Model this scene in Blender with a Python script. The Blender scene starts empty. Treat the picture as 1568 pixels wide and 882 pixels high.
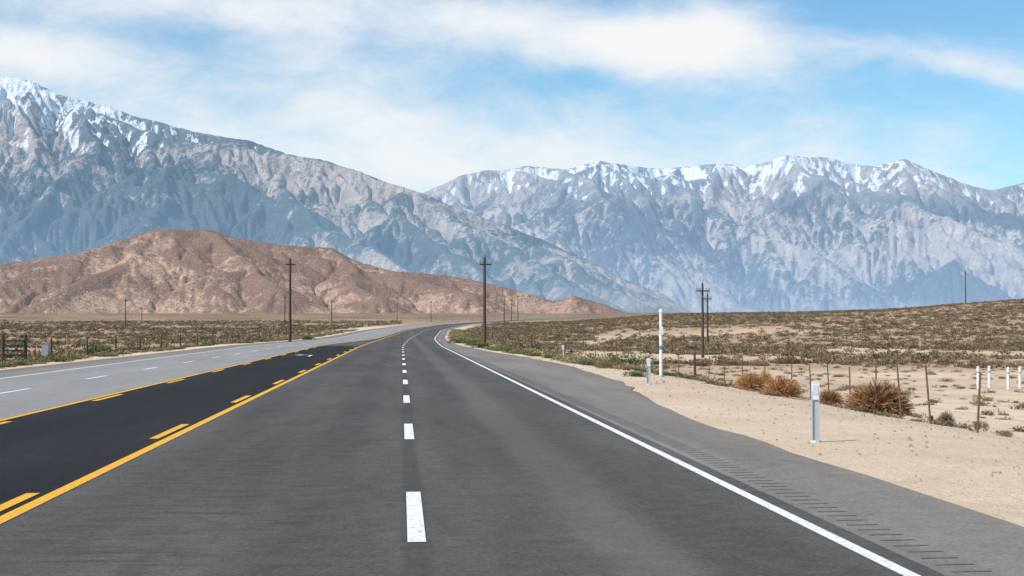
import bpy, math, numpy as np, random, time
from mathutils import Vector
T0=time.time()
random.seed(7); rng=np.random.default_rng(11)
sc=bpy.context.scene
sc.view_settings.view_transform='Standard'; sc.view_settings.look='None'; sc.view_settings.exposure=0
# ------------------------------------------------------------------ camera
F=2178.0; YAW=math.radians(4.46); PIT=math.radians(1.55); CAMH=1.75
cam=bpy.data.cameras.new("camera"); cam.lens=50; cam.sensor_width=36; cam.clip_end=60000; cam.clip_start=0.1
co=bpy.data.objects.new("camera",cam); sc.collection.objects.link(co)
co.location=(0,0,CAMH); co.rotation_euler=(math.pi/2+PIT,0,-YAW); sc.camera=co
R_=np.array([math.cos(YAW),-math.sin(YAW),0]); FW=np.array([math.sin(YAW)*math.cos(PIT),math.cos(YAW)*math.cos(PIT),math.sin(PIT)])
UP=np.cross(R_,FW)
def bearing(px,py):      # survey bearing: returns X/Y and (Z-eye)/Y
    d=FW+(px-784)/F*R_-(py-441)/F*UP
    return d[0]/d[1], d[2]/d[1]
# ------------------------------------------------------------------ numpy noise
def vn(x,y,seed=0):
    x=np.asarray(x,float);y=np.asarray(y,float)
    ix=np.floor(x).astype(np.int64);iy=np.floor(y).astype(np.int64);fx=x-ix;fy=y-iy
    fx=fx*fx*fx*(fx*(fx*6-15)+10);fy=fy*fy*fy*(fy*(fy*6-15)+10)
    def h(a,b):
        n=(a*374761393+b*668265263+seed*144665)&0x7fffffff
        n=((n^(n>>13))*1274126177)&0x7fffffff
        n=((n^(n>>16))*2246822519)&0x7fffffff
        return (n&0xffff)/65535.0
    return (h(ix,iy)*(1-fx)+h(ix+1,iy)*fx)*(1-fy)+(h(ix,iy+1)*(1-fx)+h(ix+1,iy+1)*fx)*fy
def fbm(x,y,o=4,seed=0):
    s=0;a=.5;t=0
    for k in range(o):
        s=s+a*vn(x*2**k+k*17.3,y*2**k-k*9.1,seed+k);t+=a;a*=.5
    return s/t
def ss(a,b,x):
    t=np.clip((np.asarray(x,float)-a)/(b-a),0,1);return t*t*(3-2*t)
# ------------------------------------------------------------------ road/terrain profile
rows=[-60.0]
while rows[-1]<16500:
    y=rows[-1]
    rows.append(y+(1.5 if y<150 else 1.5+(y-150)*0.022))
rows=np.array(rows)
def smooth_tab(xs,ys,w):
    def f(q):
        q=np.asarray(q,float);acc=0
        for k in np.linspace(-1,1,9): acc=acc+np.interp(q+k*(w*(0.3+np.clip(q,0,3000)/400)),xs,ys)
        return acc/9
    return f
_zx=[-500,0,190,240,300,450,700,950,1200,1800,3000,6000,9000,16000]
_zy=[0,0,0,.35,1.0,2.5,5.0,7.4,9.8,18,30,60,90,150]
zp_=smooth_tab(_zx,_zy,22)
_cx=[-500,0,130,200,300,450,700,950,1200,1600,20000]
_cy=[.13,.13,.15,1.2,5,17.8,60,116,190,330,330]
xc_=smooth_tab(_cx,_cy,22)
_Z=zp_(rows)-zp_(0); _X=xc_(rows)
def ZP(y): return np.interp(y,rows,_Z)
def XC(y): return np.interp(y,rows,_X)-0.13
def ground(X,Y):
    X=np.asarray(X,float);Y=np.asarray(Y,float)
    o=X-XC(Y); z=ZP(Y)-0.02
    z=z-1.05*ss(8,17,o)*(1-ss(150,270,Y))*ss(-10,22,Y)
    b=X/np.maximum(Y,20)
    hh=np.interp(b,[.04,.10,.15,.20,.28,.35,.40,.45,.6],[0,1.0,2.2,3.1,3.7,4.6,6.0,7.3,10])
    z=z+hh*ss(100,400,Y)*(1-0.6*ss(600,2000,Y))*ss(9,70,o)
    z=z-0.35*ss(-17,-23,o)*(1-ss(150,300,Y))
    m=ss(0,8,np.maximum(o-8.5,-o-16.5))
    z=z+m*(0.28*(fbm(X/5,Y/5,3,3)-.5)+1.0*ss(20,200,np.abs(o))*(fbm(X/45,Y/45,3,5)-.5))
    return z
def gz(x,y): return float(ground(x,y))
# ------------------------------------------------------------------ material helpers
def newmat(n):
    m=bpy.data.materials.new(n);m.use_nodes=True;nt=m.node_tree;nt.nodes.clear();return m,nt
class N:
    def __init__(s,nt): s.nt=nt
    def n(s,t,**k):
        x=s.nt.nodes.new(t)
        for a,b in k.items(): setattr(x,a,b)
        return x
    def put(s,sock,v):
        if isinstance(v,bpy.types.NodeSocket): s.nt.links.new(v,sock)
        elif v is not None:
            if hasattr(sock.default_value,'__len__') and not hasattr(v,'__len__'): v=(v,)*len(sock.default_value)
            if hasattr(v,'__len__') and len(v)==3 and len(sock.default_value)==4: v=(*v,1)
            sock.default_value=v
    def m(s,op,a,b=None,c=None,clamp=False):
        x=s.n('ShaderNodeMath',operation=op,use_clamp=clamp);s.put(x.inputs[0],a)
        if b is not None:s.put(x.inputs[1],b)
        if c is not None:s.put(x.inputs[2],c)
        return x.outputs[0]
    def vm(s,op,a,b):
        x=s.n('ShaderNodeVectorMath',operation=op);s.put(x.inputs[0],a);s.put(x.inputs[1],b);return x.outputs[0]
    def mix(s,f,a,b,bt='MIX'):
        x=s.n('ShaderNodeMix',data_type='RGBA',blend_type=bt);s.put(x.inputs[0],f);s.put(x.inputs[6],a);s.put(x.inputs[7],b);return x.outputs[2]
    def st(s,a,b,v):
        x=s.n('ShaderNodeMapRange',interpolation_type='SMOOTHSTEP');s.put(x.inputs[0],v);s.put(x.inputs[1],a);s.put(x.inputs[2],b);return x.outputs[0]
    def pos(s): return s.n('ShaderNodeNewGeometry').outputs['Position']
    def xyz(s,v):
        x=s.n('ShaderNodeSeparateXYZ');s.put(x.inputs[0],v);return x.outputs
    def noise(s,vec,scale,detail=4,rough=.55,dist=0,sc3=None):
        if sc3: vec=s.vm('MULTIPLY',vec,sc3)
        x=s.n('ShaderNodeTexNoise');s.put(x.inputs['Vector'],vec);x.inputs['Scale'].default_value=scale
        x.inputs['Detail'].default_value=min(detail,4);x.inputs['Roughness'].default_value=rough;x.inputs['Distortion'].default_value=dist
        return x.outputs[0]
    def attr(s,name):
        x=s.n('ShaderNodeAttribute');x.attribute_name=name;return x
    def out(s,col,rough=.9,bump=None,bd=.02,spec=.2,bs=1.0):
        p=s.n('ShaderNodeBsdfPrincipled');s.put(p.inputs['Base Color'],col);s.put(p.inputs['Roughness'],rough)
        p.inputs['Specular IOR Level'].default_value=spec
        if bump is not None:
            b=s.n('ShaderNodeBump');b.inputs['Distance'].default_value=bd;b.inputs['Strength'].default_value=bs;s.put(b.inputs['Height'],bump)
            s.nt.links.new(b.outputs[0],p.inputs['Normal'])
        o=s.n('ShaderNodeOutputMaterial');s.nt.links.new(p.outputs[0],o.inputs[0]);return p,o
def simple(name,col,rough=.7,var=.25,scale=6,sc3=(1,1,1),spec=.3,bd=0.003):
    m,nt=newmat(name);s=N(nt);p=s.pos()
    n=s.noise(p,scale,3,.6,0,sc3)
    c=s.mix(n,tuple(v*(1-var) for v in col),tuple(min(1,v*(1+var)) for v in col))
    s.out(c,rough,None,bd,spec);return m
def asphalt(name,dark,light,streak=0.0,track=None):
    m,nt=newmat(name);s=N(nt);p=s.pos()
    big=s.noise(p,.6,4,.6,0,(1,.12,1)); fine=s.noise(p,22,4,.9); mid=s.noise(p,3.5,4,.65,0.4)
    f=s.m('ADD',s.m('MULTIPLY',big,.30),s.m('ADD',s.m('MULTIPLY',mid,.20),s.m('MULTIPLY',fine,.60)))
    f=s.st(.40,.72,f); c=s.mix(f,dark,light)
    if streak>0:
        st=s.noise(p,1,4,.65,.3,(.75,7.5,1)); st=s.st(.47,.72,st)
        x=s.xyz(p)[0]; msk=s.m('MULTIPLY',s.st(-3.4,-2.6,x),s.m('SUBTRACT',1,s.st(-.9,-.3,x)))
        msk=s.m('ADD',s.m('MULTIPLY',msk,.9),.12)
        c=s.mix(s.m('MULTIPLY',s.m('MULTIPLY',st,msk),streak),c,tuple(v*.35 for v in dark))
    if track:
        x=s.xyz(p)[0];wv=s.m('ADD',x,s.m('MULTIPLY',s.m('SUBTRACT',big,.5),.25))
        for t,w,a in track:
            g=s.m('SUBTRACT',1,s.st(w*.35,w,s.m('ABSOLUTE',s.m('SUBTRACT',wv,t))))
            c=s.mix(s.m('MULTIPLY',g,abs(a)),c,(0.03,.028,.026) if a>0 else (.20,.185,.168))
    sp=s.st(.62,.70,s.noise(p,12,3,.8)); c=s.mix(s.m('MULTIPLY',sp,.5),c,tuple(v*.35 for v in dark))
    sp=s.st(.62,.70,s.noise(p,19,3,.8)); c=s.mix(s.m('MULTIPLY',sp,.5),c,tuple(v*1.8 for v in light))
    stn=s.st(.56,.75,s.noise(p,.9,4,.6,.5,(1,.35,1)))
    c=s.mix(s.m('MULTIPLY',stn,.30),c,tuple(v_*.5 for v_ in dark))
    s.out(c,.88,fine,.006,.15);return m
def paint(name,col,wear=.35):
    m,nt=newmat(name);s=N(nt);p=s.pos()
    n=s.noise(p,14,4,.75); w=s.st(.50,.66,n)
    c=s.mix(s.m('MULTIPLY',w,wear),s.mix(s.noise(p,3,4),tuple(v*.82 for v in col),col),(.15,.14,.13))
    s.out(c,.6,None,.003,.3);return m
# ------------------------------------------------------------------ mesh helpers
def link(ob,parent=None):
    sc.collection.objects.link(ob)
    if parent: ob.parent=parent
    return ob
def mesh(name,verts,faces,mats,parent=None,smooth=False,midx=None):
    me=bpy.data.meshes.new(name);me.from_pydata([tuple(v) for v in verts],[],faces);
    for m in (mats if isinstance(mats,list) else [mats]): me.materials.append(m)
    if midx is not None: me.polygons.foreach_set('material_index',midx)
    if smooth: me.polygons.foreach_set('use_smooth',[True]*len(me.polygons))
    me.update();return link(bpy.data.objects.new(name,me),parent)
def npmesh(name,V,Fc,mats,attrs=None,smooth=False,parent=None):
    V=np.asarray(V,np.float32);Fc=np.asarray(Fc,np.int32);k=Fc.shape[1]
    me=bpy.data.meshes.new(name);me.vertices.add(len(V));me.vertices.foreach_set('co',V.ravel())
    me.loops.add(Fc.size);me.loops.foreach_set('vertex_index',Fc.ravel())
    me.polygons.add(len(Fc));me.polygons.foreach_set('loop_start',np.arange(0,Fc.size,k,dtype=np.int32));me.polygons.foreach_set('loop_total',np.full(len(Fc),k,np.int32))
    me.polygons.foreach_set('use_smooth',np.full(len(Fc),smooth))
    for m in (mats if isinstance(mats,list) else [mats]): me.materials.append(m)
    for an,(typ,arr) in (attrs or {}).items():
        a=me.attributes.new(an,typ,'POINT')
        a.data.foreach_set('color' if typ=='FLOAT_COLOR' else 'value',np.asarray(arr,np.float32).ravel())
    me.update();me.validate();return link(bpy.data.objects.new(name,me),parent)
def gridfaces(nr,nc):
    i=np.arange(nr-1)[:,None]*nc+np.arange(nc-1)[None,:]
    return np.stack([i,i+1,i+nc+1,i+nc],-1).reshape(-1,4)
def empty(name):
    e=bpy.data.objects.new(name,None);sc.collection.objects.link(e);return e
class B:   # part builder: tapered tubes and boxes with material index
    def __init__(s): s.v=[];s.f=[];s.mi=[]
    def tube(s,a,b,r0,r1,n=8,mi=0,cap=True):
        a=Vector(a);b=Vector(b);d=(b-a).normalized();u=d.orthogonal().normalized();w=d.cross(u);k=len(s.v)
        for c,r in((a,r0),(b,r1)):
            for i in range(n):
                t=2*math.pi*i/n;s.v.append(tuple(c+u*math.cos(t)*r+w*math.sin(t)*r))
        for i in range(n): s.f.append((k+i,k+(i+1)%n,k+n+(i+1)%n,k+n+i));s.mi.append(mi)
        if cap: s.f.append(tuple(k+n+i for i in range(n)));s.mi.append(mi);s.f.append(tuple(k+n-1-i for i in range(n)));s.mi.append(mi)
    def box(s,c,d,mi=0,rz=0):
        k=len(s.v);cx,cy,cz=c;a,b,e=[q/2 for q in d]
        for z in(-e,e):
            for x,y in((-a,-b),(a,-b),(a,b),(-a,b)):
                s.v.append((cx+x*math.cos(rz)-y*math.sin(rz),cy+x*math.sin(rz)+y*math.cos(rz),cz+z))
        for f in((0,3,2,1),(4,5,6,7),(0,1,5,4),(1,2,6,5),(2,3,7,6),(3,0,4,7)): s.f.append(tuple(k+i for i in f));s.mi.append(mi)
    def make(s,name,mats,loc=(0,0,0),rot=(0,0,0),parent=None):
        o=mesh(name,s.v,s.f,mats,parent,False,s.mi);o.location=loc;o.rotation_euler=rot;return o
# ------------------------------------------------------------------ ground sheet
offs=[0.0]
while offs[-1]<10000: offs.append(offs[-1]+(0.9 if offs[-1]<45 else .9+(offs[-1]-45)*.055))
offs=np.array(offs); offs=np.concatenate([-offs[::-1][:-1],offs])
YY,OO=np.meshgrid(rows,offs,indexing='ij'); XX=XC(YY)+OO
ZZ=ground(XX,YY); ZZ=np.where((OO<-.5-16)|(OO>9),ZZ,ZP(YY)-.02)
sand=ss(6,11,OO)*(1-ss(50,105,YY+(fbm(XX/14,YY/14,3,9)-.5)*50))
sand=np.maximum(sand,(1-ss(1.5,5,np.maximum(OO-8,-OO-16)))*(1-ss(300,500,YY)))
sand=np.maximum(sand,.8*ss(.60,.70,fbm(XX/20,YY/60,3,21))*ss(100,130,YY)*(1-ss(200,260,YY))*ss(8,14,OO)*(1-ss(50,80,OO)))
m,nt=newmat("desert_ground");s=N(nt);p=s.pos();sa=s.attr('sand').outputs['Fac'];y=s.xyz(p)[1]
n1=s.noise(p,.09,4,.65);n2=s.noise(p,.7,4,.65);n3=s.noise(p,9,4,.8);n4=s.noise(p,30,3,.8)
sc1=s.mix(s.st(.35,.65,n1),(.59,.435,.295),(.74,.59,.445)); sc1=s.mix(s.st(.35,.7,n2),sc1,(.63,.48,.345))
sc1=s.mix(s.m('MULTIPLY',s.st(.50,.68,n3),.6),sc1,(.44,.315,.215)); sc1=s.mix(s.m('MULTIPLY',s.st(.56,.68,n4),.65),sc1,(.26,.19,.14));sc1=s.mix(s.m('MULTIPLY',s.st(.58,.7,s.noise(p,17,3,.8)),.5),sc1,(.80,.72,.62))
sc1=s.mix(s.m('MULTIPLY',s.st(.50,.66,s.noise(p,.25,4,.7,.6)),.35),sc1,(.45,.32,.215))
dr=s.mix(s.st(.35,.65,n1),(.40,.265,.155),(.49,.345,.23)); dr=s.mix(s.m('MULTIPLY',s.st(.45,.7,n2),.5),dr,(.26,.17,.11))
sp=s.noise(p,.33,4,.7); spk=s.m('MULTIPLY',s.st(.47,.55,sp),s.st(120,330,y))
dr=s.mix(s.m('MULTIPLY',spk,.75),dr,s.mix(n1,(.12,.095,.06),(.17,.125,.085)))
sp2=s.noise(p,.012,4,.85); dr=s.mix(s.m('MULTIPLY',s.m('MULTIPLY',s.st(.40,.54,sp2),s.st(450,900,y)),.85),dr,(.17,.125,.085))
c=s.mix(sa,dr,sc1)
s.out(c,.95,s.m('ADD',s.m('MULTIPLY',n3,.6),s.m('ADD',n2,s.m('MULTIPLY',n4,.25))),.07,.05)
ground_ob=npmesh("desert_ground",np.stack([XX,YY,ZZ],-1).reshape(-1,3),gridfaces(*XX.shape),m,{'sand':('FLOAT',sand)},True)
# ------------------------------------------------------------------ highway
hw=empty("highway")
M_nb=asphalt("asphalt_worn",(.052,.046,.041),(.140,.125,.112),.45,[(0.13,.16,.35),(-2.75,.5,.15),(-.95,.5,.15),(1.0,.5,.10),(2.7,.5,.12),(1.85,.5,-.20)])
M_sh=asphalt("asphalt_shoulder",(.135,.115,.098),(.28,.245,.212),.15)
M_md=asphalt("asphalt_fresh",(.010,.0098,.010),(.034,.031,.030),.2)
M_sb=asphalt("asphalt_pale",(.20,.188,.175),(.33,.312,.292),.1)
M_w=paint("road_paint_white",(.84,.84,.83),.65);M_y=paint("road_paint_yellow",(.85,.42,.012),.45)
def rr(a,b):
    q=rows[(rows>a+.05)&(rows<b-.05)];return np.concatenate([[a],q,[b]])
def strip(name,f0,f1,y0,y1,lev,mat):
    Y=rr(y0,y1);f0=f0 if callable(f0) else (lambda q,v=f0:np.full_like(q,v));f1=f1 if callable(f1) else (lambda q,v=f1:np.full_like(q,v))
    a=np.stack([XC(Y)+f0(Y),Y,ZP(Y)+lev],-1);b=np.stack([XC(Y)+f1(Y),Y,ZP(Y)+lev],-1)
    V=np.stack([a,b],1).reshape(-1,3);return npmesh(name,V,gridfaces(len(Y),2),mat,parent=hw)
def tap(q): return ss(125,215,q)*3.0     # median narrows after the turn pocket
def edgeR(q):
    return np.interp(q,[-60,12,22,29,37,45,63,80,95,140,200,16000],[5.5,5.45,5.45,5.6,6.3,7.0,7.5,7.2,6.3,5.2,5.0,5.0])+.18*(fbm(q/1.3,q*0,3,8)-.5)*2
END=1500
oW=3.57;oY=-3.6
strip("northbound_lanes",oY-.02,oW+.25,-60,END,0,M_nb)
strip("right_shoulder",oW+.25,edgeR,-60,END,0,M_sh)
strip("turn_lane_fresh",-7.55,oY-.02,-60,128,0,M_md)
strip("median_worn",lambda q:-7.55+tap(q),oY-.02,128,END,0,M_nb)
strip("southbound_lanes",lambda q:-13.7+tap(q),lambda q:-7.55+tap(q),-60,END,0,M_sb)
strip("left_shoulder",lambda q:-16.0+tap(q)+.15*(fbm(q/1.5,q*0,3,4)-.5),lambda q:-13.7+tap(q),-60,END,0,M_sh)
L=.006
strip("edge_line_white",oW-.06,oW+.06,-60,END,L,M_w)
strip("edge_line_white_south",lambda q:-13.45+tap(q),lambda q:-13.32+tap(q),-60,END,L,M_w)
strip("median_line_yellow",oY-.075,oY+.075,-60,135,L,M_y)
strip("median_line_yellow_far",oY-.075,oY+.075,135,END,L,M_y)
strip("median_line_yellow_south",lambda q:-7.50+tap(q),lambda q:-7.36+tap(q),-60,END,L,M_y)
for k in range(-4,40):
    y0=11.6+10.55*k
    if y0<430: strip("lane_dash",.13-.075,.13+.075,y0,y0+3.5,L,M_w)
    if y0<120:
        strip("turn_lane_dash",oY-.31,oY-.17,y0+.4,y0+3.7,L,M_y)
        strip("turn_lane_dash",-7.26,-7.12,y0+1.4,y0+4.7,L,M_y)
    if y0<430: strip("lane_dash_south",lambda q:-10.5+tap(q),lambda q:-10.36+tap(q),y0+5,y0+8.4,L,M_w)
ax,ay=-5.4,84;A=[(-.08,0),(.08,0),(.08,3.0),(-.08,3.4)];
av=[(ax+x,ay+y_,ZP(ay)+L) for x,y_ in A+[(-.08,3.4),(.08,3.0),(-.45,4.6),(-.6,4.2)]+[(-.35,4.0),(-.85,4.9),(-1.15,4.35),(-.75,3.3)]]
mesh("turn_arrow",av,[(0,1,2,3),(4,5,6,7),(8,11,10,9)],M_w,hw)
gv=[];gf=[]
for k in range(260):
    y0=6+k*.30;x0=oW+.34;n=len(gv)
    for x,y_ in((x0,y0),(x0+.30,y0+.01),(x0+.29,y0+.06),(x0+.02,y0+.07)): gv.append((float(XC(y_))+x,y_,float(ZP(y_))+.004))
    gf.append((n,n+1,n+2,n+3))
mesh("rumble_strip",gv,gf,simple("rumble_asphalt",(.155,.135,.116),.9,.35,12),hw)
# ------------------------------------------------------------------ mountains: ridge network + stream erosion
def nmin(h):
    P=np.pad(h,1,constant_values=1e9);m=np.full(h.shape,1e9);nr,nc=h.shape
    for a in(-1,0,1):
        for b in(-1,0,1):
            if a or b: m=np.minimum(m,P[1+a:1+a+nr,1+b:1+b+nc])
    return m
def erode(h,dist_x,iters,dt,mexp=.5,A0=30.,npit=15):
    nr,nc=h.shape;n=nr*nc;idx=np.arange(n).reshape(nr,nc)
    offs_=[(-1,0,1.),(1,0,1.),(0,-1,dist_x),(0,1,dist_x),(-1,-1,0),(-1,1,0),(1,-1,0),(1,1,0)]
    offs_=[(a,b,d or math.hypot(1,dist_x)) for a,b,d in offs_]
    D=np.array([o[2] for o in offs_]);Of=np.array([o[0]*nc+o[1] for o in offs_])
    for it in range(iters):
        for _ in range(npit):
            m=nmin(h)+1e-2;m[0]=0;m[-1]=0;h=np.maximum(h,m)
        P=np.pad(h,1,constant_values=1e9);best=np.full(h.shape,1e-9);bi=np.full(h.shape,-1)
        for k,(a,b,d) in enumerate(offs_):
            sl=(h-P[1+a:1+a+nr,1+b:1+b+nc])/d;m_=sl>best;best=np.where(m_,sl,best);bi=np.where(m_,k,bi)
        rec=np.where(bi>=0,idx+Of[bi],idx);rec[0]=idx[0];rec[-1]=idx[-1];rec[:,0]=idx[:,0];rec[:,-1]=idx[:,-1]
        dd=np.where(bi>=0,D[bi],1.).ravel();rl=rec.ravel().tolist();order=np.argsort(h.ravel(),kind='stable').tolist()
        A=[1.0]*n
        for i in reversed(order):
            r=rl[i]
            if r!=i: A[r]+=A[i]
        An=np.array(A);f=(dt*((An+A0)/A0)**mexp/dd*(An>4)).tolist();hu=h.ravel().tolist()
        for i in order:
            r=rl[i]
            if r!=i: q=f[i];hu[i]=(hu[i]+q*hu[r])/(1+q)
        h=np.array(hu).reshape(nr,nc)
    return h
def blur(a,k,ax):
    if k<1:return a
    w=np.hanning(2*k+3)[1:-1];w/=w.sum()
    pad=[(0,0)]*a.ndim;pad[ax]=(k,k);p_=np.pad(a,pad,mode='edge');o=0
    for i,wt in enumerate(w):
        sl=[slice(None)]*a.ndim;sl[ax]=slice(i,i+a.shape[ax]);o=o+wt*p_[tuple(sl)]
    return o
def world(px,py,Yd):
    b,e=bearing(px,py);return (b*Yd,Yd,max(e*Yd+CAMH-ZP(Yd)+4,2))
def mountain_range(name,crestline,spurs,b0,b1,nc,Y0,Y1,nr,seed,mat,sp=(650,330,170),side=.68,drop=(.34,.46,.54),rough=.01,gs=25.,warp=90.,ero=(5,.8),smk=2,jag=.0016):
    R=random.Random(seed);segs=[]
    def add(P):
        for a,b in zip(P[:-1],P[1:]): segs.append((a,b))
    def spawn(P,lv):
        if lv>2: return
        d=0;nxt=sp[lv]*R.uniform(.2,.9);sgn=R.choice((-1,1))
        for a,b in zip(P[:-1],P[1:]):
            L=math.hypot(b[0]-a[0],b[1]-a[1])
            while nxt<d+L:
                t=(nxt-d)/L;x=a[0]+(b[0]-a[0])*t;y=a[1]+(b[1]-a[1])*t;h=a[2]+(b[2]-a[2])*t
                th=math.atan2(b[1]-a[1],b[0]-a[0]);sgn=-sgn if R.random()<.8 else sgn
                for sg in ((-1,1) if lv==0 else (sgn,)):
                    if h<40: continue
                    ang=th+sg*math.radians(R.uniform(45,80));q=[(x,y,h-R.uniform(2,12)*(lv>0))];hh=h;n=5 if lv==0 else (4 if lv==1 else 3)
                    step=min(h/drop[lv]*R.uniform(.55,1.0),[9999,900,380][lv])/n
                    xx,yy=x,y
                    for k in range(n):
                        ang+=R.uniform(-.28,.28);xx+=math.cos(ang)*step;yy+=math.sin(ang)*step;hh-=step*drop[lv]*R.uniform(.5,1.5);hh=max(hh,0);q.append((xx,yy,hh))
                        if hh<=0: break
                    add(q);spawn(q,lv+1)
                nxt+=sp[lv]*R.uniform(.6,1.4)
            d+=L
    C=[world(*p_) for p_ in crestline];add(C);spawn(C,0)
    for s_ in spurs:
        P=[world(*p_) for p_ in s_];add(P);spawn(P,1)
    bb=np.linspace(b0,b1,nc);t=np.linspace(0,1,nr);BB,TT=np.meshgrid(bb,t);YYm=Y0+(Y1-Y0)*TT;XXm=BB*YYm;Yr=YYm[:,0]
    wx=XXm+warp*2*(fbm(XXm/(warp*5),YYm/(warp*5),4,seed+1)-.5);wy=YYm+warp*2*(fbm(XXm/(warp*5)+31,YYm/(warp*5),4,seed+2)-.5)
    sv=side*(.8+.4*fbm(XXm/500,YYm/500,3,seed+3))
    H=np.zeros_like(XXm)
    for a,b in segs:
        rad=max(a[2],b[2])/(side*.8)+warp+20
        y0_,y1_=min(a[1],b[1])-rad,max(a[1],b[1])+rad;i0,i1=np.searchsorted(Yr,[y0_,y1_])
        if i1<=i0: continue
        x0_,x1_=min(a[0],b[0])-rad,max(a[0],b[0])+rad;ya,yb=max(y0_,Y0),min(y1_,Y1)
        c0=min(x0_/ya,x0_/yb);c1=max(x1_/ya,x1_/yb);j0,j1=np.searchsorted(bb,[c0,c1])
        if j1<=j0: continue
        s_=(slice(i0,i1),slice(j0,j1));ux,uy=b[0]-a[0],b[1]-a[1];px_=wx[s_]-a[0];py_=wy[s_]-a[1]
        q=np.clip((px_*ux+py_*uy)/(ux*ux+uy*uy+1e-6),0,1)
        d=np.hypot(px_-q*ux,py_-q*uy);H[s_]=np.maximum(H[s_],a[2]+(b[2]-a[2])*q-sv[s_]*d)
    wid=(b1-b0)/nc*(Y0+Y1)/2;dy=(Y1-Y0)/nr;mx=max(c[2] for c in C)
    h=H+(.014*mx)*(fbm(XXm/90,YYm/90,4,seed+9))*ss(0,.1,H/mx)
    h=h*(ss(-.05,.04,TT));h=np.maximum(h,0)
    h=erode(h,wid/dy,ero[0],ero[1])
    h=blur(blur(h,1,0),1,1)
    h=h+rough*mx*(fbm(XXm/70,YYm/70,4,seed+8)-.5)*ss(0,.1,h/mx)
    base=ZP(YYm)
    pb=np.array([bearing(p_[0],p_[1]) for p_ in crestline]);tgt=np.interp(bb,pb[:,0],pb[:,1])+jag*ss(.0,.03,np.interp(bb,pb[:,0],pb[:,1]))*2*(fbm(bb*55,bb*0,4,seed+70)-.5)
    for it in range(6):
        ang=((base-4+h-CAMH)/YYm);k=ang.argmax(0);yk=YYm[k,np.arange(nc)];bk=base[k,np.arange(nc)]-4;hk=h[k,np.arange(nc)]
        want=np.maximum(tgt*yk+CAMH-bk,.0);r=want/np.maximum(hk,1)
        r=np.clip(r,.5,2);r=blur(r,20 if it<3 else smk*2,0);h=h*r[None,:]
    gul=np.clip(.5+(blur(blur(h,5,0),6,1)-h)/gs,0,1)
    o=npmesh(name,np.stack([XXm,YYm,base-4+h],-1).reshape(-1,3),gridfaces(nr,nc),mat,{'gully':('FLOAT',gul)},True)
    print(name,'t',round(time.time()-T0,1));return o
def mtn_mat(name,painted_haze,haze_glow_col,snow,tan,grey,tree,treeamt,sc_=1.0,tz=(200,1050),bd=26,speck=None):
    m,nt=newmat(name);s=N(nt);p=s.pos();x,y,z=s.xyz(p);gu=s.attr('gully').outputs['Fac']
    a=s.noise(p,.0011*sc_,3,.55,.3);b=s.noise(p,.006*sc_,4,.65,.4);f=s.noise(p,.03*sc_,4,.8)
    stk=s.noise(p,.016*sc_,4,.65,.8,(1,.35,.28))
    c=s.mix(s.st(.38,.62,a),tan,grey);c=s.mix(s.m('MULTIPLY',s.st(.42,.66,b),.5),c,tuple(v*.62 for v in grey))
    c=s.mix(s.m('MULTIPLY',s.st(.48,.62,stk),.55),c,tuple(min(1,v*1.5) for v in tan))
    tm=s.m('ADD',s.m('MULTIPLY',a,.75),s.m('ADD',s.m('MULTIPLY',b,.35),s.m('MULTIPLY',f,.45)))
    tm=s.m('ADD',tm,s.m('MULTIPLY',s.m('SUBTRACT',.5,gu),.10))
    tm=s.st(.76-treeamt,.84-treeamt,tm)
    zm=s.m('MULTIPLY',s.st(tz[0]*.4,tz[0],z),s.m('SUBTRACT',1,s.st(tz[1]*.8,tz[1]*1.1,z)))
    tm=s.m('MULTIPLY',tm,s.m('ADD',.3,s.m('MULTIPLY',zm,.7)))
    c=s.mix(s.m('MULTIPLY',tm,.85),c,tree)
    c=s.mix(s.m('MULTIPLY',s.st(.55,.66,s.noise(p,.06*sc_,3,.8)),.45),c,tuple(v*1.2 for v in tree))
    if speck: c=s.mix(s.m('MULTIPLY',s.st(.50,.58,f),.7),c,speck);c=s.mix(s.m('MULTIPLY',s.st(.54,.64,s.noise(p,.10*sc_,3,.8)),.55),c,tuple(min(1,v*1.5) for v in tan))
    if snow:
        zz=s.m('ADD',z,s.m('ADD',s.m('MULTIPLY',s.m('SUBTRACT',stk,.5),1400),s.m('ADD',s.m('MULTIPLY',s.m('SUBTRACT',f,.5),450),s.m('MULTIPLY',s.m('SUBTRACT',gu,.5),300))))
        sn=s.st(snow,snow+50,zz); c=s.mix(sn,c,(.92,.93,.95))
    d=s.n('ShaderNodeBsdfDiffuse');s.put(d.inputs[0],c)
    bmp=s.n('ShaderNodeBump');bmp.inputs['Distance'].default_value=bd;s.put(bmp.inputs['Height'],s.m('ADD',s.m('MULTIPLY',b,1.6),s.m('ADD',f,s.m('MULTIPLY',stk,.8))));nt.links.new(bmp.outputs[0],d.inputs['Normal'])
    e=s.n('ShaderNodeEmission');s.put(e.inputs[0],haze_glow_col)  # airlight painted into the rock material as a fixed glow, stronger toward the base
    mx=s.n('ShaderNodeMixShader');hz=s.m('ADD',painted_haze,s.m('MULTIPLY',s.m('SUBTRACT',1,s.st(0,900,z)),painted_haze*.45))
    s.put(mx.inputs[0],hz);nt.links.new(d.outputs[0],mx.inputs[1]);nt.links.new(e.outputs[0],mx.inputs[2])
    o=s.n('ShaderNodeOutputMaterial');nt.links.new(mx.outputs[0],o.inputs[0]);m.cycles.emission_sampling='NONE';return m
ML=mtn_mat("hazed_mountain_rock_near",.36,(.31,.50,.73),1010,(.50,.395,.33),(.30,.29,.29),(.045,.075,.085),.015,bd=26)
MR=mtn_mat("hazed_mountain_rock_far",.45,(.38,.57,.83),1250,(.52,.435,.385),(.32,.32,.33),(.04,.075,.10),.04,.8,bd=30)
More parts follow.
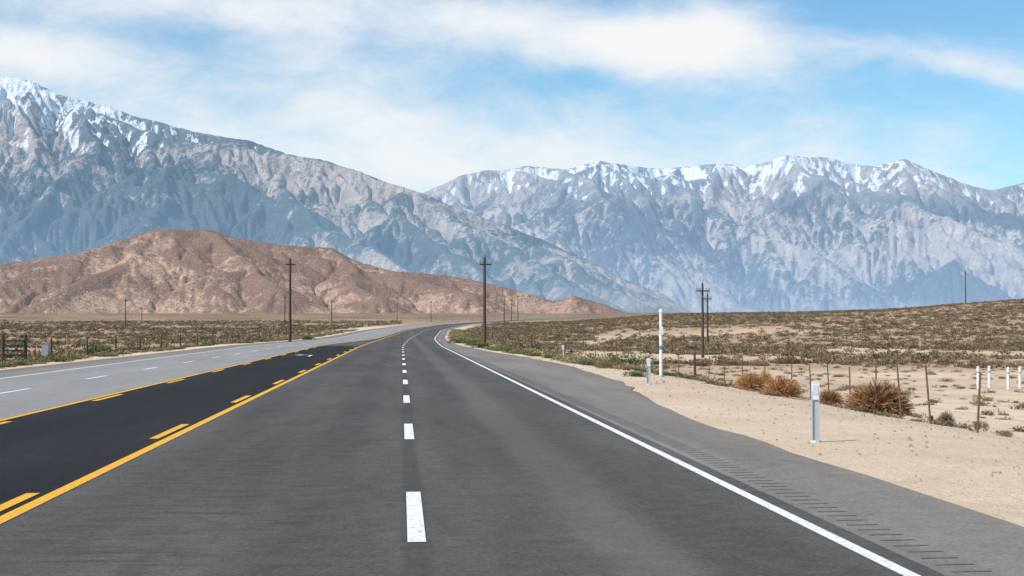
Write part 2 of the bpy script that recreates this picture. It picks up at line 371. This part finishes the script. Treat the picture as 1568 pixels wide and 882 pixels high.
MH=mtn_mat("hazed_foothill_rock",.09,(.56,.53,.56),None,(.42,.28,.205),(.34,.22,.165),(.15,.095,.075),.05,5.0,(10,900),3.5,(.19,.12,.09))
skyL=[(-420,40,8200),(-300,60,8100),(-120,95,7900),(0,118,7700),(50,125,7600),(90,145,7700),(150,158,7400),(200,175,7500),(250,190,7300),(300,205,7350),(350,210,7200),(380,212,7250),(430,232,7000),(500,248,6950),(550,262,6800),(600,282,6700),(645,293,6550),(700,318,6400),(760,342,6150),(830,366,5950),(900,400,5700),(960,428,5500),(1010,450,5300),(1050,472,5100),(1090,492,5000),(1200,500,4800)]
spL=[[(330,208,7250),(312,243,6500),(245,300,5900),(185,365,5300),(150,420,4900)],[(312,243,6500),(400,292,6100),(500,350,5600),(590,405,5100),(640,440,4800)],
     [(130,152,7450),(150,205,7000),(110,262,6400),(50,330,5800),(0,400,5200)],[(10,120,7700),(-30,190,7000),(-90,260,6300)],[(10,120,7700),(55,200,7000),(60,250,6500)],
     [(500,248,6950),(560,300,6400),(640,350,5900),(720,400,5400),(760,440,5000)],[(645,293,6550),(740,345,6000),(830,395,5600),(900,440,5200)],[(220,180,7450),(225,230,6900),(215,260,6600)],[(430,232,7000),(430,270,6600),(470,320,6100)]]
skyR=[(200,440,12500),(300,400,12500),(500,350,12400),(600,320,12300),(650,295,12200),(700,270,12000),(760,259,12100),(830,255,12200),(870,259,12000),(920,246,11800),(960,254,12000),(1000,258,12200),(1050,256,12100),(1095,250,11900),(1140,257,12100),(1180,248,11900),(1210,238,11800),(1260,241,11900),(1310,252,12000),(1340,255,11900),(1385,243,11700),(1420,256,11900),(1470,278,12100),(1520,292,12200),(1550,286,12000),(1600,270,11900),(1750,250,12000),(1950,280,12000)]
spR=[[(1215,240,11800),(1255,272,11100),(1180,330,10500),(1110,390,9900),(1050,440,9300)],[(1255,272,11100),(1330,330,10500),(1400,400,9800),(1430,440,9300)],[(1385,245,11700),(1395,300,11000),(1350,360,10400),(1290,420,9700)],
     [(1385,245,11700),(1460,310,11000),(1530,375,10300),(1580,430,9600)],[(920,247,11800),(880,300,11200),(800,345,10700),(730,390,10200)],[(920,247,11800),(985,300,11200),(1010,360,10500),(960,425,9700)],
     [(1095,251,11900),(1085,300,11300),(1060,350,10700),(1000,390,10100)],[(700,270,12000),(720,320,11400),(680,370,10900)],[(1600,270,11900),(1570,340,11000),(1500,420,9900)],[(1000,257,12200),(930,330,11300),(880,400,10300)]]
skyH=[(-260,430,2500),(-200,420,2500),(-60,412,2450),(0,404,2400),(60,396,2450),(130,386,2400),(190,366,2350),(240,352,2300),(320,352,2350),(350,362,2400),(430,375,2400),(510,381,2450),(540,398,2400),(600,415,2350),(680,422,2400),(740,432,2350),(800,447,2300),(850,462,2250),(880,452,2300),(930,468,2250),(960,480,2200),(1000,492,2200),(1100,500,2200)]
spH=[[(240,352,2300),(200,385,2150),(130,430,2000),(90,460,1900)],[(320,352,2350),(380,400,2150),(420,440,2000)],[(510,381,2450),(540,420,2200),(560,455,2000)],[(60,396,2450),(30,430,2200),(10,460,2000)]]
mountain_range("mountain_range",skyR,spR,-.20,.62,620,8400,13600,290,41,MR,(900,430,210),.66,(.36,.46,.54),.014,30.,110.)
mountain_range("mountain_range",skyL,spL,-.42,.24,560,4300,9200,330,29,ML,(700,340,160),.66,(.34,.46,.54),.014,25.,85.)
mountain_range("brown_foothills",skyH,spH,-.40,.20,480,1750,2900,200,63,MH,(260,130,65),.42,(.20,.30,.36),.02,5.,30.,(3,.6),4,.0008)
# ------------------------------------------------------------------ vegetation
def leafmat(name):
    m,nt=newmat(name);s=N(nt);c=s.attr('tint').outputs['Color']
    s.out(c,.9,None,spec=.1);return m
M_leaf=leafmat("scrub_foliage")
def template(nb,seed,flat=.62):
    r=np.random.default_rng(seed);T=[]
    lob=[(r.normal(0,.33),r.normal(0,.33),r.uniform(.45,.8)) for _ in range(4)]
    for i in range(nb):
        lx,ly,lr=lob[r.integers(4)]
        th=r.uniform(0,2*math.pi);ph=math.asin(r.uniform(0,.98));rad=lr*r.uniform(.55,1.08)
        d=np.array([math.cos(th)*math.cos(ph),math.sin(th)*math.cos(ph),math.sin(ph)])
        c=d*rad*np.array([1,1,flat*1.35])+np.array([lx,ly,0])
        L_=r.uniform(.16,.36)*(60/nb)**.35;tip=d*.7+r.normal(0,.45,3)+np.array([0,0,.35]);tip/=np.linalg.norm(tip)
        sd=np.cross(tip,r.normal(0,1,3));sd/=np.linalg.norm(sd)
        T+= [c-sd*L_*.33,c+sd*L_*.33,c+tip*L_]
    T=np.array(T);T[:,2]=np.maximum(T[:,2],-.02);return T
TF=[template(40,k) for k in range(6)];TN=[template(240,20+k) for k in range(4)]
def scatter(name,X,Y,S,C,TT_):
    Vs=[];Cs=[];Z=ground(X,Y)
    which=rng.integers(0,len(TT_),len(X));ang=rng.uniform(0,6.28,len(X));hs=rng.uniform(.75,1.15,len(X))
    for k,T in enumerate(TT_):
        q=np.where(which==k)[0]
        if len(q)==0: continue
        ca=np.cos(ang[q])[:,None];sa_=np.sin(ang[q])[:,None]
        x=(T[None,:,0]*ca-T[None,:,1]*sa_)*S[q][:,None]+X[q][:,None];y=(T[None,:,0]*sa_+T[None,:,1]*ca)*S[q][:,None]+Y[q][:,None]
        z=T[None,:,2]*(S[q]*hs[q])[:,None]+Z[q][:,None]-.03
        Vs.append(np.stack([x,y,z],-1).reshape(-1,3))
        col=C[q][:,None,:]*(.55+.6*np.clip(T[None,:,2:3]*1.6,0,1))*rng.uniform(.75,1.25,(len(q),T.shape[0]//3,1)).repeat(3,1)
        Cs.append(np.concatenate([col,np.ones((*col.shape[:2],1))],-1).reshape(-1,4))
    V=np.concatenate(Vs);C_=np.concatenate(Cs);return npmesh(name,V,np.arange(len(V)).reshape(-1,3),M_leaf,{'tint':('FLOAT_COLOR',C_)})
pal=np.array([(.20,.15,.09),(.17,.12,.075),(.25,.18,.115),(.14,.14,.08),(.27,.20,.135),(.16,.105,.07)])
def field(n,yf,bf,keep,smin,smax,ypow=1.0):
    Y=yf[0]+(yf[1]-yf[0])*rng.random(n)**ypow;b=bf[0]+(bf[1]-bf[0])*rng.random(n);X=b*Y
    o=X-XC(Y);k=keep(X,Y,o)>rng.random(n);X,Y=X[k],Y[k]
    S=rng.uniform(smin,smax,len(X));C=pal[rng.integers(0,len(pal),len(X))];return X,Y,S,C
kR=lambda X,Y,o:(o>9)*ss(92,122,Y+(fbm(X/14,Y/14,3,9)-.5)*40)*np.clip(ss(.34,.52,fbm(X/22,Y/22,3,31))+.35,0,1)*(1-.9*ss(.60,.68,fbm(X/20,Y/60,3,21))*(Y<240)*(o<70))
Xa,Ya,Sa,Ca=field(25000,(95,520),(.03,.54),kR,.28,.78,1.1)
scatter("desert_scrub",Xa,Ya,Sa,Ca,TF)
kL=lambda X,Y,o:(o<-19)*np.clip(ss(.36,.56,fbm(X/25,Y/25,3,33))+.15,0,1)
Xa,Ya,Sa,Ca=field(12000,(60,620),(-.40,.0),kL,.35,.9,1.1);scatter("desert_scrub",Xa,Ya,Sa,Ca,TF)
kT=lambda X,Y,o:((o>10.5)&(o<60))*1.0
Xa,Ya,Sa,Ca=field(620,(24,115),(.12,.52),kT,.10,.36);Ca=Ca*1.25;scatter("dry_grass_tufts",Xa,Ya,Sa,Ca,TN)
# roadside weeds hug both verges: placed by chainage so they stay off the pavement
n_=2300;Ya=rng.uniform(60,300,n_);sdR=rng.random(n_)<.55
oo=np.where(sdR,edgeR(Ya)+rng.gamma(1.6,1.1,n_)+.7,-(16.9-tap(Ya))-rng.gamma(1.6,1.4,n_));kk=(fbm(Ya/9,oo*0,3,77)+.12*(Ya>95)>.47)
Ya=Ya[kk];oo=oo[kk];Xa=XC(Ya)+oo;Sa=rng.uniform(.18,.55,len(Ya));g=rng.random(len(Ya))[:,None]
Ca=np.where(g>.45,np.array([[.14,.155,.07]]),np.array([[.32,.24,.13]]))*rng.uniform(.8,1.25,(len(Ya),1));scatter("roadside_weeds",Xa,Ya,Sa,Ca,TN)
def at(px,Yd):
    return bearing(px,500)[0]*Yd
def bush(name,px,Yd,size,col,h=1.0):
    X=np.array([at(px,Yd)]);Y=np.array([float(Yd)]);T=template(1400,int(px)+3)*np.array([1,1,h]);return scatter(name,X,Y,np.array([size]),np.array([col]),[T])
M_tw=leafmat("dry_twigs")
def tumbleweed(px,Yd,rx,rz,col=(.27,.15,.075),n=900):
    r=np.random.default_rng(int(px*7));x0=at(px,Yd);z0=gz(x0,Yd);V=[];C=[]
    for i in range(n):
        th=r.uniform(0,6.283);ph=math.asin(r.uniform(-.25,1));d=np.array([math.cos(th)*math.cos(ph),math.sin(th)*math.cos(ph),math.sin(ph)])
        p0=d*r.uniform(.05,.6);p2=d*r.uniform(.82,1.08)*(1+.12*math.sin(3*th+px));tg=np.cross(d,r.normal(0,1,3));tg/=np.linalg.norm(tg);p1=(p0+p2)/2+tg*r.uniform(.05,.3);p2=p2+tg*r.uniform(0,.35)
        w=np.cross(d,tg)*.011+r.normal(0,.004,3)
        for a,b in((p0,p1),(p1,p2)):
            V+=[a-w,a+w,b+w,a-w,b+w,b-w*.6]
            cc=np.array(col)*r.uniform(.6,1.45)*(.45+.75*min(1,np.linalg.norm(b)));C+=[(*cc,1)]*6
    V=np.array(V)*np.array([rx,rx,rz]);V[:,2]=np.maximum(V[:,2]+rz*.22,.0);V+=np.array([x0,Yd,z0]);
    return npmesh("tumbleweed",V,np.arange(len(V)).reshape(-1,3),M_tw,{'tint':('FLOAT_COLOR',np.array(C))})
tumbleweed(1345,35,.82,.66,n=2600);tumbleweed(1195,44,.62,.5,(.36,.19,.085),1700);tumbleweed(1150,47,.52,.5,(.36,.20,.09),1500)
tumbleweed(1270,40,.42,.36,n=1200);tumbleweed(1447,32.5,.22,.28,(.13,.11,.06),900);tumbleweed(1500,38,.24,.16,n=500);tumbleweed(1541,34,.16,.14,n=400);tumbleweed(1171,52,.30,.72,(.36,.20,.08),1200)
bush("sagebrush",957,70,1.3,(.13,.15,.07));bush("sagebrush",980,50,.48,(.12,.15,.07));bush("sagebrush",160,98,1.3,(.13,.17,.07))
bush("sagebrush",205,108,1.0,(.12,.15,.07));bush("sagebrush",1075,100,.7,(.16,.15,.09));bush("sagebrush",745,118,1.0,(.10,.12,.05));bush("sagebrush",925,62,.6,(.32,.19,.09));bush("sagebrush",905,66,.5,(.30,.18,.09))
bush("sagebrush",1010,56,.35,(.13,.15,.07));bush("sagebrush",1060,60,.5,(.15,.15,.08));bush("sagebrush",1035,66,.6,(.14,.15,.08));bush("sagebrush",705,150,1.1,(.12,.15,.06));bush("sagebrush",725,140,1.0,(.13,.16,.06));bush("sagebrush",400,165,1.2,(.15,.17,.07));bush("sagebrush",470,190,1.1,(.15,.17,.07))
for px,d,sz in((1120,103,.8),(1165,100,.9),(1210,104,1.),(1262,106,.9),(1305,102,.8),(1450,104,1.),(1515,103,1.),(1560,100,.9),(1290,78,.5),(1020,95,.7)):
    bush("dry_bush",px,d,sz,(.28,.19,.11))
st=[];sf=[]
for i in range(1500):
    Y=rng.uniform(12,80);o=rng.uniform(7.6,40) if i>900 else rng.uniform(5.6,11);x=float(XC(Y))+o
    if o<float(edgeR(np.array([Y]))[0])+.15: continue
    r=rng.uniform(.010,.032)*(1.0 if i%25 else 2.2);z=gz(x,Y);k=len(st)
    for j in range(5):
        t=j*1.2566+rng.uniform(-.3,.3);st.append((x+math.cos(t)*r*rng.uniform(.8,1.3),Y+math.sin(t)*r,z-.01))
    for j in range(5):
        t=j*1.2566+.3;st.append((x+math.cos(t)*r*.6,Y+math.sin(t)*r*.6,z+r*rng.uniform(.6,1)))
    for j in range(5): sf.append((k+j,k+(j+1)%5,k+5+(j+1)%5,k+5+j))
    sf.append(tuple(k+5+j for j in range(5)))
mesh("stones",st,sf,simple("stone",(.36,.28,.21),.9,.5,4))
# ------------------------------------------------------------------ utility poles
M_wood=simple("weathered_wood",(.085,.055,.04),.9,.4,5,(8,8,.6));M_ins=simple("insulator_glaze",(.16,.13,.12),.4,.1,8);M_gal=simple("galvanised_steel",(.30,.31,.32),.5,.15,10)
def pole(px,d,h,arm=1.2,rot=0,tr=False,arms=1,r=.15):
    x=at(px,d);z=gz(x,d)-.15;b=B();b.tube((0,0,0),(0,0,h+.15),r,r*.62,10)
    for k in range(arms):
        za=h-.55-k*.95;b.box((0,-r*.62-.05,za),(arm*2,.10,.12))
        for q in(-.92,-.45,.45,.92): b.tube((q*arm,-r*.62-.05,za+.06),(q*arm,-r*.62-.05,za+.16),.015,.015,6,2);b.tube((q*arm,-r*.62-.05,za+.14),(q*arm,-r*.62-.05,za+.27),.055,.04,8,1)
        for q in(-1,1): b.tube((q*arm*.55,-r*.62-.08,za-.05),(0,-r*.62-.08,za-.55),.02,.02,5,2)
    b.tube((0,0,h+.14),(0,0,h+.38),.045,.03,8,1)
    return b.make("utility_pole",[M_wood,M_ins,M_gal],(x,d,z),(0,0,rot))
pole(444,165,9.6,.6,.5,r=.19);pole(742,138,8.5,.62,.4,r=.18,arms=1);pole(1076,128,6.8,.62,.1,False,r=.15);pole(1083.5,190,6.6,.55,.1)
pole(1479,375,9.0,.3,.3,r=.17);pole(192,380,7.4,.5,.3,r=.16);pole(217,520,5.6,.4,.3);pole(436,420,8.8,.5,.3,r=.16);pole(508,430,7.6,.5,.3,r=.16);pole(608,520,9.6,.4,.3,r=.12);pole(660,560,8.2,.5,.3,r=.16)
pole(772,470,9.6,.6,.4,r=.18);pole(783,600,9.4,.6,.4,r=.18);pole(793,680,12,.6,.4,r=.2)
# ------------------------------------------------------------------ roadside posts
M_wp=simple("white_plastic",(.80,.80,.79),.5,.06,4);M_bl=simple("blue_plastic",(.14,.22,.46),.5,.1,6);M_rf=simple("reflector",(.62,.66,.72),.25,.05,20);M_dg=simple("grey_plastic",(.44,.46,.48),.5,.1,6)
def delineator(px,d,h):
    x=at(px,d);b=B();w=.052
    b.box((0,0,h*.42-.05),(w*2,.012,h*.84+.1),1);b.box((-w,-.012,h*.42-.05),(.010,.03,h*.84+.1),1);b.box((w,-.012,h*.42-.05),(.010,.03,h*.84+.1),1)
    b.box((0,-.008,h*.84),(w*2.3,.03,h*.28),0);b.box((0,-.008,h*.985),(w*1.6,.03,h*.03),0);b.box((0,-.026,h*.86),(w*1.6,.005,h*.16),2);b.tube((0,0,-.02),(0,0,.03),.10,.08,10,1)
    return b.make("delineator_post",[M_wp,M_dg,M_rf],(x,d,gz(x,d)),(0,0,-.12))
delineator(1248,21.4,.93);delineator(993,43,.80);delineator(862,76,.8)
x=at(1012,52);b=B();b.tube((0,0,-.1),(0,0,2.38),.058,.052,12,0);b.tube((0,0,1.0),(0,0,1.15),.062,.061,12,1);b.tube((0,0,2.38),(0,0,2.50),.08,.04,12,0);b.box((0,-.072,1.7),(.14,.01,.30),0);b.tube((0,0,-.02),(0,0,.06),.13,.09,12,2)
b.make("pipeline_marker_post",[M_wp,M_bl,M_gal],(x,52,gz(x,52)))
def pipepost(px,d,h):
    x=at(px,d);b=B();b.tube((0,0,-.1),(0,0,h),.058,.058,12);b.tube((0,0,h),(0,0,h+.05),.058,.02,12);b.tube((0,0,h*.72),(0,0,h*.8),.063,.063,12,1);b.make("white_bollard",[M_wp,M_gal],(x,d,gz(x,d)))
for px,h,d in((1497,.95,62),(1514,.95,64),(1543,.95,62),(1561,.98,64)): pipepost(px,d,h)
M_tp=simple("rusty_steel",(.16,.095,.06),.8,.35,12);M_wire=simple("fence_wire",(.24,.19,.16),.5,.1,5)
def fence(name,pts,h,step,lean=.04,woodn=0):
    b=B();P=[]
    d=0;pts=np.array(pts,float);seg=np.hypot(*np.diff(pts,axis=0).T);cum=np.concatenate([[0],np.cumsum(seg)])
    while d<cum[-1]:
        Y=float(np.interp(d,cum,pts[:,1]));x=float(XC(Y))+float(np.interp(d,cum,pts[:,0]));P.append((x,Y,gz(x,Y)));d+=step*rng.uniform(.85,1.15)
    T=[]
    for i,(x,Y,z) in enumerate(P):
        lx=rng.normal(0,lean);ly=rng.normal(0,lean);hh=h*rng.uniform(.93,1.08)
        if woodn and i%woodn==woodn-1: b.tube((x,Y,z-.1),(x+lx*.4,Y+ly*.4,z+hh+.1),.07,.055,9,2)
        else:
            b.tube((x,Y,z-.1),(x+lx,Y+ly,z+hh),.022,.020,6,0);b.box((x,Y,z+.12),(.09,.01,.12),0)
        T.append((x,Y,z,lx,ly))
    for a,c in zip(T[:-1],T[1:]):
        for k in(.3,.55,.78,.95):
            f=lambda t:(t[0]+t[3]*k,t[1]+t[4]*k,t[2]+h*k);p0=Vector(f(a));p1=Vector(f(c));md=(p0+p1)/2-Vector((0,0,.02))
            b.tube(p0,md,.004,.004,4,1,False);b.tube(md,p1,.004,.004,4,1,False)
    b.make(name,[M_tp,M_wire,M_wood])
fence("wire_fence",[(10.2,16),(10.8,26),(12.6,38),(14.2,50),(14.2,70),(12.5,95),(11,130),(10.5,200)],1.2,3.4,.05,16)
fence("wire_fence",[(-19.5,55),(-20,85),(-20.5,130),(-20,230)],1.15,3.4,.04,3)
x=at(22,76);b=B()
for q in(-.75,.75): b.tube((q,0,-.1),(q,0,1.55),.10,.09,10,0)
for k in(.25,.5,.75,1.0,1.25): b.tube((-.7,0,k),(.7,0,k),.035,.035,6,1)
b.tube((-.7,.0,.25),(.7,.0,1.25),.03,.03,6,1);b.tube((-.75,0,.1),(-2.1,0,1.0),.05,.05,8,0)
b.make("ranch_gate",[M_wood,simple("green_paint",(.03,.06,.05),.6,.2,6)],(x,76,gz(x,76)),(0,0,1.0))
x=at(71,88);b=B();b.box((0,0,.5),(.45,.4,1.1));b.box((0,0,1.08),(.52,.46,.06));b.box((0,-.21,.6),(.35,.02,.7),1);b.tube((.0,0,-.2),(0,0,.0),.3,.3,10)
b.make("utility_cabinet",[simple("cabinet_grey",(.30,.30,.28),.6,.15,4),M_gal],(x,88,gz(x,88)))
# ------------------------------------------------------------------ light & sky
SE=math.radians(47);SAZ=math.radians(246)      # azimuth clockwise from +Y: sun behind-left
sd=Vector((math.sin(SAZ)*math.cos(SE),math.cos(SAZ)*math.cos(SE),math.sin(SE)))
sl=bpy.data.lights.new("sun","SUN");sl.energy=5.0;sl.angle=math.radians(.5);sl.color=(1,.955,.89)
so=bpy.data.objects.new("sun",sl);so.rotation_euler=(-sd).to_track_quat('-Z','Y').to_euler();sc.collection.objects.link(so)
w=bpy.data.worlds.new("World");sc.world=w;w.use_nodes=True;nt=w.node_tree;nt.nodes.clear();s=N(nt)
w.cycles.sampling_method='MANUAL';w.cycles.sample_map_resolution=256
sk=s.n('ShaderNodeTexSky',sky_type='NISHITA');sk.sun_disc=False;sk.sun_elevation=SE;sk.sun_rotation=SAZ;sk.air_density=1.0;sk.dust_density=.4;sk.ozone_density=1.6
tc=s.n('ShaderNodeTexCoord').outputs['Generated'];dx,dy,dz=s.xyz(tc)
ys=s.m('MAXIMUM',dy,.08);a=s.m('DIVIDE',dx,ys);e=s.m('DIVIDE',dz,ys)
cv=s.n('ShaderNodeCombineXYZ');s.put(cv.inputs[0],a);s.put(cv.inputs[1],s.m('MULTIPLY',e,2.2));cv=cv.outputs[0]
def cn(v,scale,det,ro,di,sc3=None):
    o_=s.noise(v,scale,4,ro,di,sc3);o_.node.inputs['Detail'].default_value=det;return o_
nA=cn(cv,3.2,6,.6,.4);nB=cn(cv,12,8,.66,.3);nW=cn(cv,5,3,.5,0)
aw=s.m('ADD',a,s.m('MULTIPLY',s.m('SUBTRACT',nW,.5),.10));ew=s.m('ADD',e,s.m('MULTIPLY',s.m('SUBTRACT',nA,.5),.045))
dens=0.0
for px,py,sx,sy,tilt,amp in((1030,75,150,42,-.05,1.2),(720,30,320,42,.08,.85),(1150,50,90,35,.3,.45),(50,80,150,30,.05,.8),(1480,108,170,22,.12,.8),(520,130,190,75,.4,.55),(800,215,520,60,0,.40),(150,150,280,70,.1,.5),(1250,200,380,45,0,.22),(890,128,110,16,0,-.35),(1400,30,190,30,0,-.4),(1300,170,250,20,0,-.15),(300,60,60,30,0,-.2),(700,280,900,50,0,.55),(150,10,250,30,0,.55)):
    a0,e0=bearing(px,py)
    da=s.m('SUBTRACT',aw,a0);de=s.m('SUBTRACT',ew,e0);de=s.m('ADD',de,s.m('MULTIPLY',da,tilt))
    q=s.m('ADD',s.m('POWER',s.m('ABSOLUTE',s.m('DIVIDE',da,sx/F)),2),s.m('POWER',s.m('ABSOLUTE',s.m('DIVIDE',de,sy/F)),2))
    g=s.m('MULTIPLY',s.m('EXPONENT',s.m('MULTIPLY',q,-.7)),amp);dens=s.m('ADD',dens,g)
dens=s.m('ADD',dens,s.m('MULTIPLY',s.m('SUBTRACT',nB,.5),1.5));dens=s.m('ADD',dens,s.m('MULTIPLY',s.m('SUBTRACT',nA,.5),.6))
cm=s.st(-.2,1.3,dens)
base=s.mix(1,sk.outputs[0],(.74,1.04,1.13),'MULTIPLY')
col=s.mix(cm,base,(6.75,6.85,7.0))
bg=s.n('ShaderNodeBackground');s.put(bg.inputs[0],col);bg.inputs[1].default_value=.135
o=s.n('ShaderNodeOutputWorld');nt.links.new(bg.outputs[0],o.inputs[0])
print('done',round(time.time()-T0,1))
